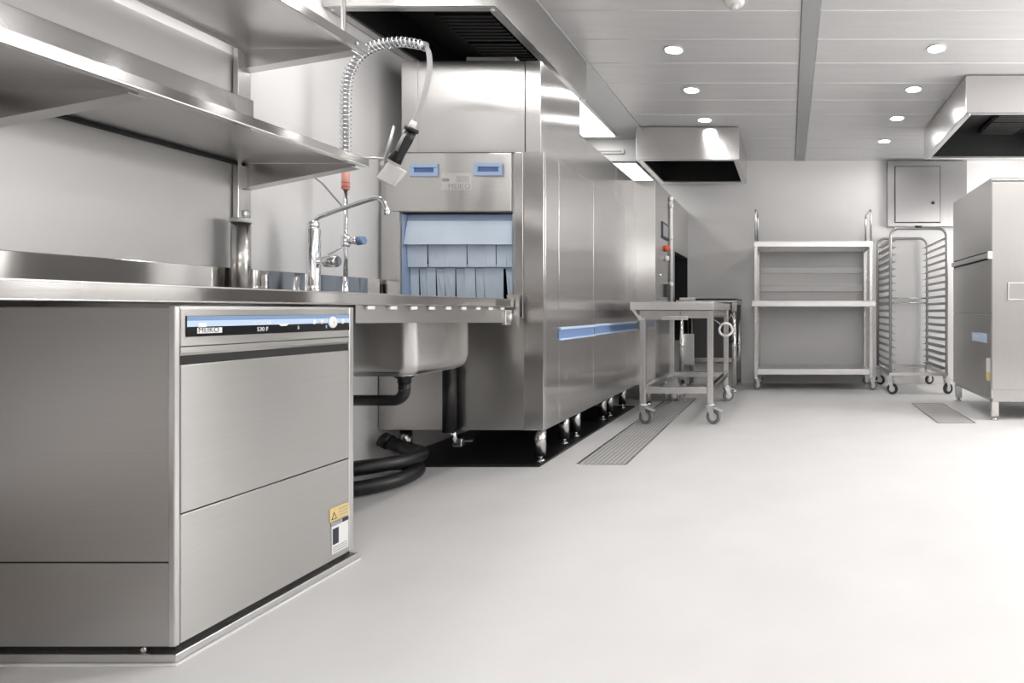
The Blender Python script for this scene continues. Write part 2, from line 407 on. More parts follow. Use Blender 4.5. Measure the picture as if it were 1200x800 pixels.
# ------------------------------------------------------------------ front-loading dishwasher under the worktop
DX, D0, D1, DXB = -1.468, 1.456, 2.055, -2.06
t = thing('undercounter_dishwasher', 'stainless front-loading dishwasher with black and blue control strip under the worktop', 'dishwasher', (-1.77, 1.755, 0))
MB().box(DXB, DX - .014, D0 + .004, D1 - .002, .035, .850, .002).build('body', S_D, t)
s = MB(); s.box(DXB, DX - .006, D0, D0 + .006, .2395, .848, .0015); s.build('side_panel', S_D, t)
s = MB(); s.box(DXB, DX - .006, D0, D0 + .006, .036, .2350, .0015); s.build('side_panel', S_D, t)
MB().box(DXB, DX - .017, D0 + .0025, D0 + .0055, .2350, .2395).build('seam_gasket', SEAM, t)
fr = MB()
fr.box(DX - .016, DX, D0 - .001, D0 + .013, .035, .852, .003); fr.box(DX - .016, DX, D1 - .022, D1, .035, .852, .003)
fr.box(DX - .016, DX - .001, D0 + .013, D1 - .022, .835, .852, .001)
fr.build('front_frame', S_B, t)
cp = MB().box(DX - .016, DX + .001, D0 + .0135, D1 - .0225, .754, .845, .002).build('control_panel', S_H, t)
xs = DX + .0015
def strip(y0, y1, z0, z1, name, mat, par, th=.0012, x=None):
    x = xs if x is None else x
    return MB().box(x, x + th, y0, y1, z0, z1).build(name, mat, par)
gl = strip(1.481, 2.030, .776, .8275, 'glass_strip', PANELK, cp)
strip(1.482, 2.029, .8155, .827, 'blue_band', PANELT, cp, .0006, xs + .0012)
strip(1.482, 2.029, .8005, .8155, 'blue_band', PANELB, cp, .0006, xs + .0012)
x2 = xs + .0019
strip(1.507, 1.573, .7835, .7975, 'logo_plate', WHITE, cp, .0005, x2)
strip(1.510, 1.531, .7990, .8095, 'logo_plate', WHITE, cp, .0005, x2)
text('MEIKO', 'logo_lettering', INK, cp, (x2 + .0006, 1.509, .7856), .0185, (0, 1, 0), (0, 0, 1), .0002)
text('ECOSTAR', 'lettering', WHITE, cp, (x2 + .0002, 1.664, .8025), .0135, (0, 1, 0), (0, 0, 1), .0002)
text('530 F', 'lettering', WHITE, cp, (x2 + .0002, 1.676, .7835), .0165, (0, 1, 0), (0, 0, 1), .0003)
MB().prism([(x2, 1.745, .803), (x2, 1.755, .796), (x2, 1.775, .796), (x2, 1.785, .803)], (.0006, 0, 0)).build('indicator_mark', WHITE, cp)
for (yy, r, z) in ((1.879, .0075, .806), (1.909, .0075, .806), (1.998, .0085, .806)):
    MB().lathe((x2, yy, z), [(r, 0), (r, .0012), (r * .5, .0016)], 'X', 20).build('button', WHITE, cp)
kb = MB().lathe((x2, 1.953, .803), [(.0185, 0), (.0185, .003), (.014, .005), (.006, .0055)], 'X', 28).build('start_button', WHITE, cp)
text('i', 'button_mark', INK, cp, (x2 + .0058, 1.9505, .799), .016, (0, 1, 0), (0, 0, 1), .0002)
for yy in (1.815, 1.925): strip(yy, yy + .006, .785, .795, 'indicator_mark', GREY, cp, .0005, x2)
# door with grip gap above
MB().prism([(DX, 0, .750), (DX, 0, .737), (DX - .012, 0, .722), (DX - .016, 0, .722), (DX - .016, 0, .750)], (0, .001, 0)).bm.free()
g = MB(); g.prism([(DX, D0 + .0135, .7515), (DX, D0 + .0135, .738), (DX - .010, D0 + .0135, .726), (DX - .016, D0 + .0135, .726), (DX - .016, D0 + .0135, .7515)], (0, D1 - D0 - .036, 0))
g.build('grip_rail', S_H, t)
MB().box(DX - .0165, DX - .0135, D0 + .0135, D1 - .0225, .705, .727).build('grip_gap', SEAM, t)
MB().box(DX - .016, DX + .0015, D0 + .0135, D1 - .0225, .3505, .7085, .002).build('door', S_H, t)
MB().box(DX - .016, DX + .0005, D0 + .0135, D1 - .0225, .037, .3470, .002).build('lower_panel', S_H, t)
MB().box(DX - .017, DX - .006, D0 + .0115, D1 - .0205, .035, .752, 0).build('seam_gasket', SEAM, t)
MB().box(DXB, DX - .012, D0 + .012, D1 - .004, .020, .037, 0).build('base_gap', SEAM, t)
pl = MB(); pl.box(DXB - .02, DX + .012, D0 - .010, D1 + .006, 0, .0225, .002); pl.build('plinth', S_B, t)
sl = MB(); sl.box(DX + .012, DX + .022, D0 - .020, D1 + .006, 0, .004, .0015, 1); sl.box(DXB - .02, DX + .012, D0 - .020, D0 - .010, 0, .004, .0015, 1); sl.build('sealant_bead', WHITE, t)
MB().lathe((DX - .075, D0 - .002, .029), [(.006, 0), (.006, .006)], 'Y', 12).build('screw', S_B, t)
xs = DX + .0008
yl = strip(1.945, 2.028, .1625, .2045, 'warning_sticker', YELLOW, t)
MB().prism([(xs + .0012, 1.951, .168), (xs + .0012, 1.975, .168), (xs + .0012, 1.963, .192)], (.0004, 0, 0)).build('warning_triangle', INK, yl)
MB().prism([(xs + .0014, 1.9555, .1705), (xs + .0014, 1.9705, .1705), (xs + .0014, 1.963, .186)], (.0005, 0, 0)).build('warning_field', YELLOW, yl)
for k in range(3): strip(1.984, 2.022, .172 + k * .010, .175 + k * .010, 'text_line', GREY, yl, .0004, xs + .0012)
wl = strip(1.953, 2.026, .0565, .1455, 'rating_label', WHITE, t)
strip(1.950, 2.026, .146, .158, 'grey_bar', GREY, wl, .001)
strip(2.000, 2.026, .146, .158, 'dark_box', INK, wl, .0004, xs + .0011)
strip(1.957, 1.983, .086, .137, 'dark_box', INK, wl, .0004, xs + .0013)
for k in range(3): strip(1.958, 2.020, .062 + k * .007, .0645 + k * .007, 'text_line', GREY, wl, .0004, xs + .0013)

# ------------------------------------------------------------------ wall shelves and the upright that carries them
SE, SXF = 2.492, -1.725
def bracket(y, zu, drop, par, xb=XL + .012):
    """triangular cantilever: plate plus bottom flange"""
    o = MB(); x1 = SXF - .045
    o.prism([(xb, y, zu), (x1, y, zu), (x1, y, zu - .014), (xb, y, zu - drop)], (0, .003, 0))
    o.prism([(xb, y - .022, zu - drop), (x1, y - .022, zu - .014), (x1, y - .022, zu - .018), (xb, y - .022, zu - drop - .004)], (0, .047, 0))
    return o.build('bracket', S_S, par)
t = thing('wall_shelf', 'lower of two stainless wall shelves, above the long worktop', 'shelf', (-1.98, 1.4, 1.43), 'stainless wall shelves')
SB, ST, S0 = 1.430, 1.463, .35
MB().box(XL + .012, SXF - .003, S0, SE, SB + .012, ST - .002, 0).build('shelf_board', S_S, t)
e = MB(); e.box(SXF - .004, SXF, S0, SE + .01, SB, ST, .0015); e.box(SXF - .03, SXF - .004, S0, SE + .01, SB, SB + .004, .001)
e.build('front_edge', S_E, t)
MB().box(SXF - .006, SXF + .002, S0, SE + .01, SB - .002, SB + .003, .001).build('edge_fold', S_B, t)
MB().box(-2.212, -2.195, S0, 2.498, ST - .005, 1.702, .002).build('back_panel', S_E, t)
MB().box(XL + .012, XL + .03, S0, SE, SB + .0, SB + .0125).build('rear_gap', SEAM, t)
bracket(1.653, SB + .011, .105, t); bracket(SE - .006, SB + .011, .105, t)
bracket(.80, SB + .011, .105, t)
t = thing('wall_shelf', 'upper of two stainless wall shelves, partly above the frame, hung by a ceiling rod', 'shelf', (-1.98, 1.4, 1.9), 'stainless wall shelves')
UB, UT = 1.893, 1.927
MB().box(XL + .03, SXF - .003, S0, SE, UB + .020, UT - .002, 0).build('shelf_board', S_S, t)
e = MB(); e.box(SXF - .004, SXF, S0, SE + .01, UB, UT, .0015); e.box(SXF - .03, SXF - .004, S0, SE + .01, UB, UB + .004, .001)
e.build('front_edge', S_E, t)
MB().box(XL + .03, XL + .034, S0, SE, UB + .002, UB + .021, .001).build('rear_fold', S_S, t)
bracket(1.653, UB + .019, .092, t); bracket(SE - .006, UB + .019, .092, t); bracket(.80, UB + .019, .092, t)
MB().cyl((SXF - .012, 2.375, UT - .005), (SXF - .012, 2.375, CEIL - .008), .0085, 16).build('hanger_rod', S_P, t)
MB().lathe((SXF + .001, 2.43, UB + .014), [(.007, 0), (.006, .004), (.002, .005)], 'X', 16).build('screw_head', WPLAST, t)
t = thing('shelf_upright', 'stainless upright standing on the worktop that carries the ends of both wall shelves', 'post', (-2.225, 2.5, .9))
MB().cyl((-2.178, 2.42, WT + .0008), (-2.178, 2.42, 1.190), .031, 28).build('foot_tube', S_P, t)
MB().cyl((-2.178, 2.42, 1.190), (-2.178, 2.42, 1.207), .034, 28).build('collar', WPLAST, t)
rl = MB(); rl.box(-2.240, -2.218, 2.452, 2.470, 1.207, 2.3, .002); rl.box(-2.240, -2.222, 2.470, 2.515, 1.207, 2.3, .002)
rl.build('slotted_rail', S_P, t)
MB().lathe((-2.222, 2.49, 1.236), [(.016, 0), (.016, .006), (.008, .009)], 'X', 20).build('rail_screw', S_B, t)

# ------------------------------------------------------------------ sink tap
Y = 2.69
t = thing('sink_faucet', 'chrome swivel sink tap with a long rising spout beside the shelf upright', 'faucet', (P(367, 340, Y).x, Y, WT))
bx = P(367, 340, Y).x
MB().lathe((bx, Y, WT + .0008), [(.038, 0), (.038, .006), (.028, .012), (.0275, .05), (.0275, .295), (.024, .305), (.019, .308)], n=28).build('column', CHROME, t)
MB().lathe((bx, Y, WT + .305), [(.018, 0), (.024, .006), (.024, .024), (.018, .030), (.014, .034)], n=24).build('collar_nut', CHROME, t)
sp = smooth_path([(bx, Y, WT + .335), P(367, 263, Y), P(371, 256, Y), P(382, 251, Y), P(408, 242, Y), P(432, 234, Y), P(442, 232, Y), P(449, 235, Y), P(452.5, 242, Y), P(453, 246, Y)], 6)
MB().tube(sp, .0105, 14).build('spout', CHROME, t)
MB().lathe(P(453, 252, Y), [(.012, 0), (.014, .004), (.014, .022), (.011, .026)], n=20).build('aerator', CHROME, t)
MB().lathe(P(374, 306, Y), [(.016, 0), (.018, .02), (.026, .03), (.027, .075), (.022, .083)], 'X', 24).build('lever', CHROME, t)

# ------------------------------------------------------------------ pre-rinse spray unit
Y = 2.885
q = lambda px, py: P(px, py, Y)
t = thing('pre_rinse_spray', 'spring-coiled pre-rinse spray with black grip hanging over the sink', 'pre-rinse tap', (q(405, 340).x, Y, WT))
MB().tube([(q(405, 0).x, Y, WT + .004), q(405, 222)], .0095, 16).build('riser', CHROME, t)
MB().lathe((q(405, 0).x, Y, WT + .0008), [(.03, 0), (.03, .006), (.016, .012), (.0125, .04), (.011, .10)], n=24).build('base_flange', CHROME, t)
MB().tube([q(405, 222), q(405, 193)], .0165, 16).build('coral_sleeve', CORAL, t)
for py in (214, 219): MB().lathe(q(405, py), [(.0172, -.002), (.0172, .002)], n=18).build('sleeve_ring', REDB, t)
v = MB(); v.lathe(q(405, 282), [(.015, -.03), (.02, -.02), (.02, .02), (.015, .03)], n=20)
v.tube([q(405, 281), q(413, 282)], .016, 16); v.tube([q(411, 282), q(420, 282)], [.016, .021], 16)
v.build('valve', CHROME, t)
MB().tube([q(420, 282), q(427, 281.5)], [.021, .019], 18).build('valve_knob', PANELT, t)
MB().tube([q(404, 284), q(399, 290), q(393, 300) + Vector((0, -.05, 0))], .006, 10).build('valve_stay', CHROME, t)
path = smooth_path([q(405, 195), q(405, 160), q(405, 125), q(406, 100), q(411, 80), q(424, 62), q(442, 53), q(466, 49), q(480, 50), q(496, 53)], 40)
L = [0.0]
for a, b_ in zip(path, path[1:]): L.append(L[-1] + (b_ - a).length)
def at(d):
    d = max(0, min(L[-1] - 1e-6, d))
    lo, hi = 0, len(L) - 1
    while hi - lo > 1:
        mid = (lo + hi) // 2
        if L[mid] <= d: lo = mid
        else: hi = mid
    f = (d - L[lo]) / (L[hi] - L[lo]); p = path[lo].lerp(path[hi], f)
    a, b2 = path[max(lo - 3, 0)], path[min(hi + 3, len(path) - 1)]
    return p, (b2 - a).normalized()
coil = []; pitch = .0205; n_t = int(L[-1] / pitch); per = 14
for i in range(n_t * per):
    d = i / per * pitch; p, tn = at(d)
    u = Vector((0, 1, 0)); w = tn.cross(u).normalized(); a = 2 * PI * i / per
    coil.append(p + u * .0225 * math.cos(a) + w * .0225 * math.sin(a))
MB().tube(coil, .0036, 6).build('spring', CHROME, t)
hp = path[::10] + smooth_path([q(498, 54), q(502.5, 62), q(503.5, 80), q(500, 100), q(493, 124), q(485, 144)], 8)
MB().tube(hp, .0115, 12).build('hose', GHOSE, t)
MB().tube([q(496, 53) + Vector((-.006, 0, 0)), q(499, 55)], .0235, 16).build('spring_cap', CHROME, t)
MB().tube([q(485.5, 142), q(481, 152)], [.014, .017], 16).build('hose_ferrule', WPLAST, t)
g = MB(); g.tube([q(483, 150), q(481.5, 154)], .031, 20); g.tube([q(482, 154), q(477, 163), q(467, 181), q(462, 189)], [.022, .025, .024, .030], 20)
g.build('grip', BLACK, t)
MB().tube([q(478, 158) + Vector((0, -.014, 0)), q(468, 178) + Vector((0, -.014, 0))], .013, 12).build('grip_inlay', GREY, t)
cen = q(459, 204.5); ax = (q(441, 209) - q(461, 220)).normalized(); ay = (q(457, 189) - q(441, 209)).normalized(); az = ax.cross(ay)
R = Matrix((ax, ay, az)).transposed()
hd = MB(); hd.box(cen.x - .045, cen.x + .045, cen.y - .048, cen.y + .048, cen.z - .014, cen.z + .014, .006, 3, R, True)
hd.bm.normal_update(); hd.build('spray_head', WPLAST, t)
MB().tube([q(462, 147.5), q(457, 166), q(451, 190)], [.0062, .0075, .009], 12).build('lever', S_B, t)
MB().lathe(q(449.5, 192), [(.010, -.012), (.010, .012)], 'Y', 14).build('lever_pivot', S_B, t)
MB().tube([q(405, 185), q(452, 185)], .0055, 10).build('hook_arm', S_B, t)
MB().box(q(393, 0).x, q(402, 0).x, Y - .28, Y - .24, q(0, 206).z - .002, q(0, 190).z, .004).build('wall_clip', BLACK, t)
MB().tube([q(395, 206) + Vector((0, -.25, 0)), q(397, 220) + Vector((0, -.1, 0)), q(403, 244)], .004, 8).build('clip_wire', GHOSE, t)

# ------------------------------------------------------------------ conveyor dishwasher
MX, M0, M1, MB0, MT = -1.334, 3.33, 5.33, .187, 1.708
t = thing('conveyor_dishwasher', 'long stainless conveyor dishwasher with blue entry curtain, against the wall after the sink', 'dishwasher', (-1.8, 4.3, 0))
XB = XL + .008
bd = MB()
bd.box(XB, MX - .012, M0 + .45, M1, MB0, MT - .004, 0)                 # wash tank body
bd.box(XB, -1.515, M0 + .015, M0 + .45, MB0, .895, 0)                  # entry tank below the curtain
bd.box(XB, -1.515, M0 + .015, M0 + .45, 1.382, MT - .004, 0)
bd.box(-1.515, MX - .012, M0 + .015, M0 + .45, MB0, MT - .004, 0)
bd.box(XB, -2.125, M0 + .015, M0 + .45, .895, 1.382, 0)
bd.build('body', S_V, t)
MB().box(XB + .02, MX - .03, M0 + .03, M1 - .01, MB0 - .006, MB0 - .0005, .001).build('shade_sheet', VOID, t)  # black sheet added to deepen the shade under the machine
dt = MB(); dt.box(XB + .01, MX - .004, M0 - .06, M1 - .02, .0004, .004, 0)  # black tray on the floor, added to stand in for deep shade
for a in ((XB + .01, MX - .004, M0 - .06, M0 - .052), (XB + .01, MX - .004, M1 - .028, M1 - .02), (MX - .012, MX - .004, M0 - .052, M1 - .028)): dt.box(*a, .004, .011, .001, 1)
dt.build('shade_tray', BLACK, t)
ef = MB()
ef.box(XB, -1.445, M0, M0 + .014, MB0, .86, .002)                      # lower front sheet
ef.build('lower_front_panel', S_D, t)
h = MB(); h.box(-2.205, -1.516, M0, M0 + .014, 1.384, MT - .004, .004)
hd = h.build('header_panel', S_H, t)
s = MB(); s.box(-2.225, -2.127, M0 - .002, M0 + .014, .903, 1.383, .003); s.build('entry_post', S_P, t)
s = MB(); s.box(-1.500, -1.446, M0 - .010, M0 + .014, .80, MT, .006, 3, None, True); s.build('entry_post', S_P, t)
s = MB(); s.box(-1.444, MX, M0 - .012, M0 + .014, MB0, MT, .004); s.build('corner_panel', S_V, t)
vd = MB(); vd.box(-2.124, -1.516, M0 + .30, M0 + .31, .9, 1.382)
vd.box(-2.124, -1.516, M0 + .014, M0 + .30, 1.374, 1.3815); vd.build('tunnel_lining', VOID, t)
lw = MB(); lw.box(-2.1245, -2.120, M0 + .014, M0 + .10, .9, 1.373); lw.build('curtain_side', BLUE2, t)
MB().box(-1.520, -1.5155, M0 + .014, M0 + .10, .9, 1.373).build('curtain_side', BLUE2, t)
# curtain: hinged hood flap, short upper strips, long lower strips
xa, xb = -2.118, -1.523
MB().box(xa, xb, M0 + .05, M0 + .056, 1.335, 1.378, .002).build('curtain_rail', BLUE2, t)
f = MB(); f.hexa([(xa, M0 + .016, 1.205), (xb, M0 + .016, 1.205), (xb, M0 + .022, 1.205), (xa, M0 + .022, 1.205),
                  (xa + .004, M0 + .044, 1.338), (xb - .01, M0 + .044, 1.338), (xb - .01, M0 + .050, 1.338), (xa + .004, M0 + .050, 1.338)])
f.build('hood_flap', BLUE, t)
def flap(x0, x1, zt, zb, y, dy, tw, i):
    o = MB(); g = .0015
    o.hexa([(x0 + g, y + dy - tw, zb), (x1 - g, y + dy + tw, zb), (x1 - g, y + dy + tw + .003, zb), (x0 + g, y + dy - tw + .003, zb),
            (x0 + g, y - .001, zt), (x1 - g, y + .001, zt), (x1 - g, y + .004, zt), (x0 + g, y + .002, zt)])
    return o.build('curtain_strip', BLUE, t)
e = [xa, -2.055, -1.984, -1.880, -1.770, -1.660, -1.585, xb]
e = [xa, -2.005, -1.895, -1.788, -1.680, -1.625, -1.568, xb]
for i in range(7): flap(e[i], e[i + 1], 1.225, 1.083, M0 + .045 + (i % 2) * .006, .004, random.uniform(-.006, .006), i)
e = [xa, -2.07, -2.027, -1.975, -1.925, -1.865, -1.812, -1.755, -1.705, -1.595]
for i in range(9): flap(e[i], e[i + 1], 1.080, .905, M0 + .075 + (i % 2) * .006, .006, random.uniform(-.008, .008), i)
o = MB(); o.hexa([(-1.562, M0 + .06, .905), (xb, M0 + .03, .905), (xb, M0 + .034, .905), (-1.562, M0 + .064, .905),
                  (-1.585, M0 + .08, 1.08), (xb, M0 + .075, 1.08), (xb, M0 + .079, 1.08), (-1.585, M0 + .084, 1.08)])
o.build('curtain_strip', BLUE, t)
MB().box(xa, xb, M0 + .078, M0 + .084, 1.075, 1.10, .002).build('curtain_rail', BLUE2, t)
for (x0, x1, z0, z1) in ((-2.069, -1.915, 1.573, 1.643), (-1.720, -1.562, 1.577, 1.648)):
    r = MB(); w = .022
    r.box(x0, x1, M0 - .010, M0, z0, z0 + w, .002); r.box(x0, x1, M0 - .010, M0, z1 - w, z1, .002)
    r.box(x0, x0 + w, M0 - .010, M0, z0 + w, z1 - w, .002); r.box(x1 - w, x1, M0 - .010, M0, z0 + w, z1 - w, .002)
    r = r.build('pocket_handle', BLUE2, t)
    MB().box(x0 + w, x1 - w, M0 - .0025, M0 - .0005, z0 + w, z1 - w).build('handle_pocket', BLUE3, r)
lg = MB().box(-1.900, -1.737, M0 - .0025, M0, 1.499, 1.592, .001).build('logo_plate', S_B, t)
text('MEIKO', 'logo_lettering', S_T, lg, (-1.862, M0 - .0028, 1.507), .041, (1, 0, 0), (0, 0, 1), .0004)
MB().box(-1.895, -1.855, M0 - .0035, M0 - .002, 1.547, 1.563).build('logo_bar', S_T, lg)
MB().box(-1.815, -1.747, M0 - .0035, M0 - .002, 1.543, 1.578).build('logo_bar', S_D, lg)
# exhaust box on top, its side flush with the front
ex = MB(); ex.box(-2.124, -1.358, M0 + .008, 3.97, MT, 2.212, .003); exo = ex.build('exhaust_box', S_V, t)
MB().box(-1.4465, -1.4425, M0 + .0055, M0 + .009, MT + .002, 2.21).build('seam', SEAM, exo)
MB().box(-2.034, -2.031, M0 + .0062, M0 + .009, MT + .002, 2.21).build('seam', S_D, exo)
MB().box(-1.79, -1.515, M0 + .05, M0 + .12, 2.212, 2.250, .003).build('duct_collar', S_B, exo)
up = MB(); up.box(XB, -1.360, 3.972, 4.798, MT, 1.984, .002); up.build('upper_panel', S_V, t)
up = MB(); up.box(XB, -1.360, 4.802, M1, MT, 1.984, .002); up.build('upper_panel', S_V, t)
# front doors
for (a, b_) in ((M0 + .015, 3.533), (3.537, 4.163), (4.168, 4.998), (5.002, M1)):
    MB().box(MX - .012, MX, a, b_, MB0, MT, .002).build('front_door' if a > 3.5 and b_ < 5 else 'front_panel', S_V, t)
for (a, b_, z) in ((3.525, 4.160, 0), (4.172, 5.30, .004)):
    g = MB(); g.box(MX, MX + .018, a, b_, .728 + z, .745 + z, .004); g.box(MX, MX + .018, a, b_, .667 + z, .678 + z, .004)
    g = g.build('door_handle', PANELB, t)
    MB().box(MX, MX + .006, a, b_, .678 + z, .728 + z).build('handle_pocket', HPOCK, g)
for (fx, fy) in ((-1.385, 3.395), (-1.42, 3.85), (-1.423, 4.07), (-1.434, 4.69), (-1.434, 4.87), (-1.434, 5.25), (-2.15, 3.42), (-2.15, 4.4), (-2.15, 5.2)):
    fm = MB(); fm.cyl((fx, fy, .035), (fx, fy, MB0 + .002), .031, 20); fm.cyl((fx, fy, .012), (fx, fy, .036), .013, 14); fm.lathe((fx, fy, 0), [(.026, 0), (.026, .008), (.013, .014)], n=20)
    fm.build('foot', S_P, t)
# control cabinet at the exit end
K0, KX, KT = 5.332, -1.167, 1.984
cc = MB(); cc.box(XB, KX, K0, 6.24, MB0, KT, .002); cc.box(XB, KX, 6.24, YB - .006, 1.45, KT, .002); cc.box(XB, -1.95, 6.24, YB - .006, MB0, 1.45)
cab = cc.build('control_cabinet', S_V, t)
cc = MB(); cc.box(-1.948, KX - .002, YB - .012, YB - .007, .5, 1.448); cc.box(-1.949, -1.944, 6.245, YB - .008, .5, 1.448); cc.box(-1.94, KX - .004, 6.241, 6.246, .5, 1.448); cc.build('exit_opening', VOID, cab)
MB().box(KX - .001, KX + .0015, 5.985, 5.989, MB0, KT).build('seam', SEAM, cab)
sc = MB().box(KX, KX + .012, 5.584, 5.86, 1.51, 1.665, .004).build('display_frame', BLACK, cab)
MB().box(KX + .0115, KX + .0135, 5.615, 5.83, 1.535, 1.642).build('display_screen', GREY, cab)
MB().lathe((KX, 5.72, 1.425), [(.030, 0), (.030, .02), (.022, .05), (.010, .054)], 'X', 22).build('stop_button', REDB, cab)
MB().lathe((KX, 5.74, 1.335), [(.028, 0), (.028, .015), (.020, .04)], 'X', 22).build('selector_knob', WPLAST, cab)
MB().lathe((KX, 5.50, 1.16), [(.012, 0), (.012, .015), (.006, .02)], 'X', 16).build('screw_knob', S_B, cab)
MB().box(KX, KX + .03, 5.70, 5.76, .97, 1.09, .008).build('latch_handle', BLACK, cab)
pp = MB(); pp.cyl((-1.145, 5.93, .92), (-1.145, 5.93, 1.93), .018, 18)
for z in (1.10, 1.55, 1.86, 1.93): pp.lathe((-1.145, 5.93, z), [(.022, -.02), (.024, -.012), (.024, .012), (.022, .02)], n=20)
pp.build('supply_pipe', WPLAST, cab)
for (fx, fy) in ((-1.25, 5.42), (-1.25, 6.15)):
    fm = MB(); fm.cyl((fx, fy, .03), (fx, fy, MB0), .028, 18); fm.lathe((fx, fy, 0), [(.03, 0), (.03, .012), (.013, .03)], n=18); fm.build('foot', S_P, cab)

# ------------------------------------------------------------------ things under the sink
t = thing('drain_hose', 'black drain hose lying in a loop on the floor under the sink', 'hose', (-1.98, 2.75, 0))
pts = [(-2.15, 2.75, .04), (-1.98, 2.72, .04), (-1.86, 2.85, .04), (-1.86, 3.05, .04), (-1.98, 3.15, .05), (-2.12, 3.05, .06), (-2.16, 2.88, .08), (-2.02, 2.78, .11), (-1.88, 2.95, .11), (-1.90, 3.15, .10), (-2.05, 3.27, .10), (-2.15, 3.28, .13)]
MB().tube(smooth_path(pts, 8), .034, 16).build('corrugated_pipe', BLACK, t)
MB().tube([pts[-1], (-2.19, 3.28, .15)], .040, 16).build('hose_cuff', BLACK, t)
t = thing('drain_pump', 'low black pump box on the floor under the sink beside the dishwasher', 'pump', (-2.0, 2.5, 0))
MB().box(-2.12, -1.88, 2.36, 2.62, .0, .115, .02, 3, None, True).build('housing', BLACK, t)
MB().lathe((-2.0, 2.49, .115), [(.07, -.004), (.07, .012), (.05, .02)], n=24).build('lid', BLACK, t)
t = thing('drain_valve', 'small chrome drain valve fixed below the machine front by the sink', 'valve', (-1.80, 3.30, MB0))
v = MB(); v.cyl((-1.82, 3.29, MB0 + .02), (-1.80, 3.295, .125), .014, 14); v.box(-1.815, -1.765, 3.285, 3.315, .105, .150, .004)
v.build('valve_body', CHROME, t)
MB().box(-1.768, -1.71, 3.290, 3.305, .132, .142, .003).build('valve_lever', CHROME, t)
MB().cyl((-1.83, 3.285, MB0 + .0), (-1.83, 3.285, .54), .035, 18).build('drain_pipe', BLACK, t)

# ------------------------------------------------------------------ casters
def caster(par, x, y, ztop, r, ang, tyre=TYRE, fork=FORK, brake=True, w=.026):
    """swivel caster: plate, fork, brake tab; wheel is its own piece. trail points along ang."""
    d = Vector((math.cos(ang), math.sin(ang), 0)); sd = Vector((-d.y, d.x, 0)); ax = Vector((x, y, 0)) + d * r * .45 + Vector((0, 0, r))
    f = MB(); f.lathe((x, y, ztop), [(.012, .03), (.012, 0), (.03, -.002), (.03, -.014)], n=18)
    for s in (-1, 1):
        o = sd * s * (w * .5 + .006)
        f.prism([Vector((x, y, ztop - .012)) + o - d * .028, Vector((x, y, ztop - .012)) + o + d * .03, ax + o + d * .016 + Vector((0, 0, -.010)), ax + o - d * .012 + Vector((0, 0, -.010))], sd * s * .003)
    a, b2 = Vector((x, y, ztop - .014)) - d * .028, Vector((x, y, ztop - .014)) + d * .03
    ww = sd * (w * .5 + .009)
    f.hexa([a - ww, b2 - ww, b2 + ww, a + ww, a - ww + Vector((0, 0, .005)), b2 - ww + Vector((0, 0, .005)), b2 + ww + Vector((0, 0, .005)), a + ww + Vector((0, 0, .005))])
    if brake:
        a, b2 = Vector((x, y, ztop - .030)) + d * .02, Vector((x, y, ztop - .050)) + d * (r + .035)
        f.hexa([a - ww, b2 - ww, b2 + ww, a + ww, a - ww + Vector((0, 0, .008)), b2 - ww + Vector((0, 0, .006)), b2 + ww + Vector((0, 0, .006)), a + ww + Vector((0, 0, .008))])
    fo = f.build('caster', fork, par)
    wm = MB(); n = 28; prof = ((r * .55, -w * .42), (r * .80, -w * .5), (r * .95, -w * .5), (r, -w * .25), (r, w * .25), (r * .95, w * .5), (r * .80, w * .5), (r * .55, w * .42))
    rings = [[wm.bm.verts.new(ax + sd * h + (d * math.cos(2 * PI * k / n) + Vector((0, 0, 1)) * math.sin(2 * PI * k / n)) * rr) for k in range(n)] for rr, h in prof]
    for i in range(len(rings)):
        a, b2 = rings[i], rings[(i + 1) % len(rings)]
        for k in range(n): wm.bm.faces.new((a[k], a[(k + 1) % n], b2[(k + 1) % n], b2[k])).smooth = True
    wm.build('wheel', tyre, fo)
    hm = MB(); hm.tube([ax - sd * w * .40, ax + sd * w * .40], r * .56, 20); hm.tube([ax - sd * (w * .5 + .012), ax + sd * (w * .5 + .012)], r * .14, 12); hm.build('hub', fork, fo)
    return fo

# ------------------------------------------------------------------ wheeled work table
t = thing('wheeled_table', 'stainless wheeled work table with grey casters in front of the machine exit', 'work table', (-.82, 5.1, 0))
tp = MB(); tp.box(-1.162, -.545, 4.46, 5.74, .898, .904, .002)
tp.box(-1.162, -.545, 4.46, 4.472, .846, .900, .003); tp.box(-1.162, -.545, 5.728, 5.74, .846, .900, .003)
tp.box(-1.162, -1.150, 4.472, 5.728, .846, .900, .003); tp.box(-.557, -.545, 4.472, 5.728, .846, .900, .003)
tp.build('top', S_B, t)
ur = MB(); ur.box(-1.08, -.80, 4.478, 4.50, .775, .842, .003); ur.box(-.795, -.575, 4.478, 4.50, .785, .842, .003); ur.box(-1.12, -.56, 5.66, 5.69, .78, .846, .003)
ur.box(-1.10, -1.07, 4.50, 5.66, .78, .846, .003); ur.box(-.60, -.565, 4.50, 5.66, .80, .846, .003)
ur.build('under_rail', S_P, t)
MB().prism([(-1.155, 4.475, .846), (-1.10, 4.475, .77), (-1.06, 4.475, .77), (-1.06, 4.475, .785), (-1.09, 4.475, .785), (-1.13, 4.475, .846)], (0, .02, 0)).build('corner_brace', S_B, t)
MB().box(-.93, -.74, 4.455, 4.476, .772, .800, .003).build('rail_clip', S_B, t)
for lx in (-1.08, -.58):
    for ly in (4.52, 5.65):
        MB().box(lx - .022, lx + .022, ly - .022, ly + .022, .15, .846, .004).build('leg', S_P, t)
        caster(t, lx, ly, .15, .056, -.35 if ly < 5 else .6)
lr = MB(); lr.box(-1.058, -.602, 4.505, 4.54, .225, .275, .004); lr.box(-1.058, -.602, 5.63, 5.67, .225, .275, .004)
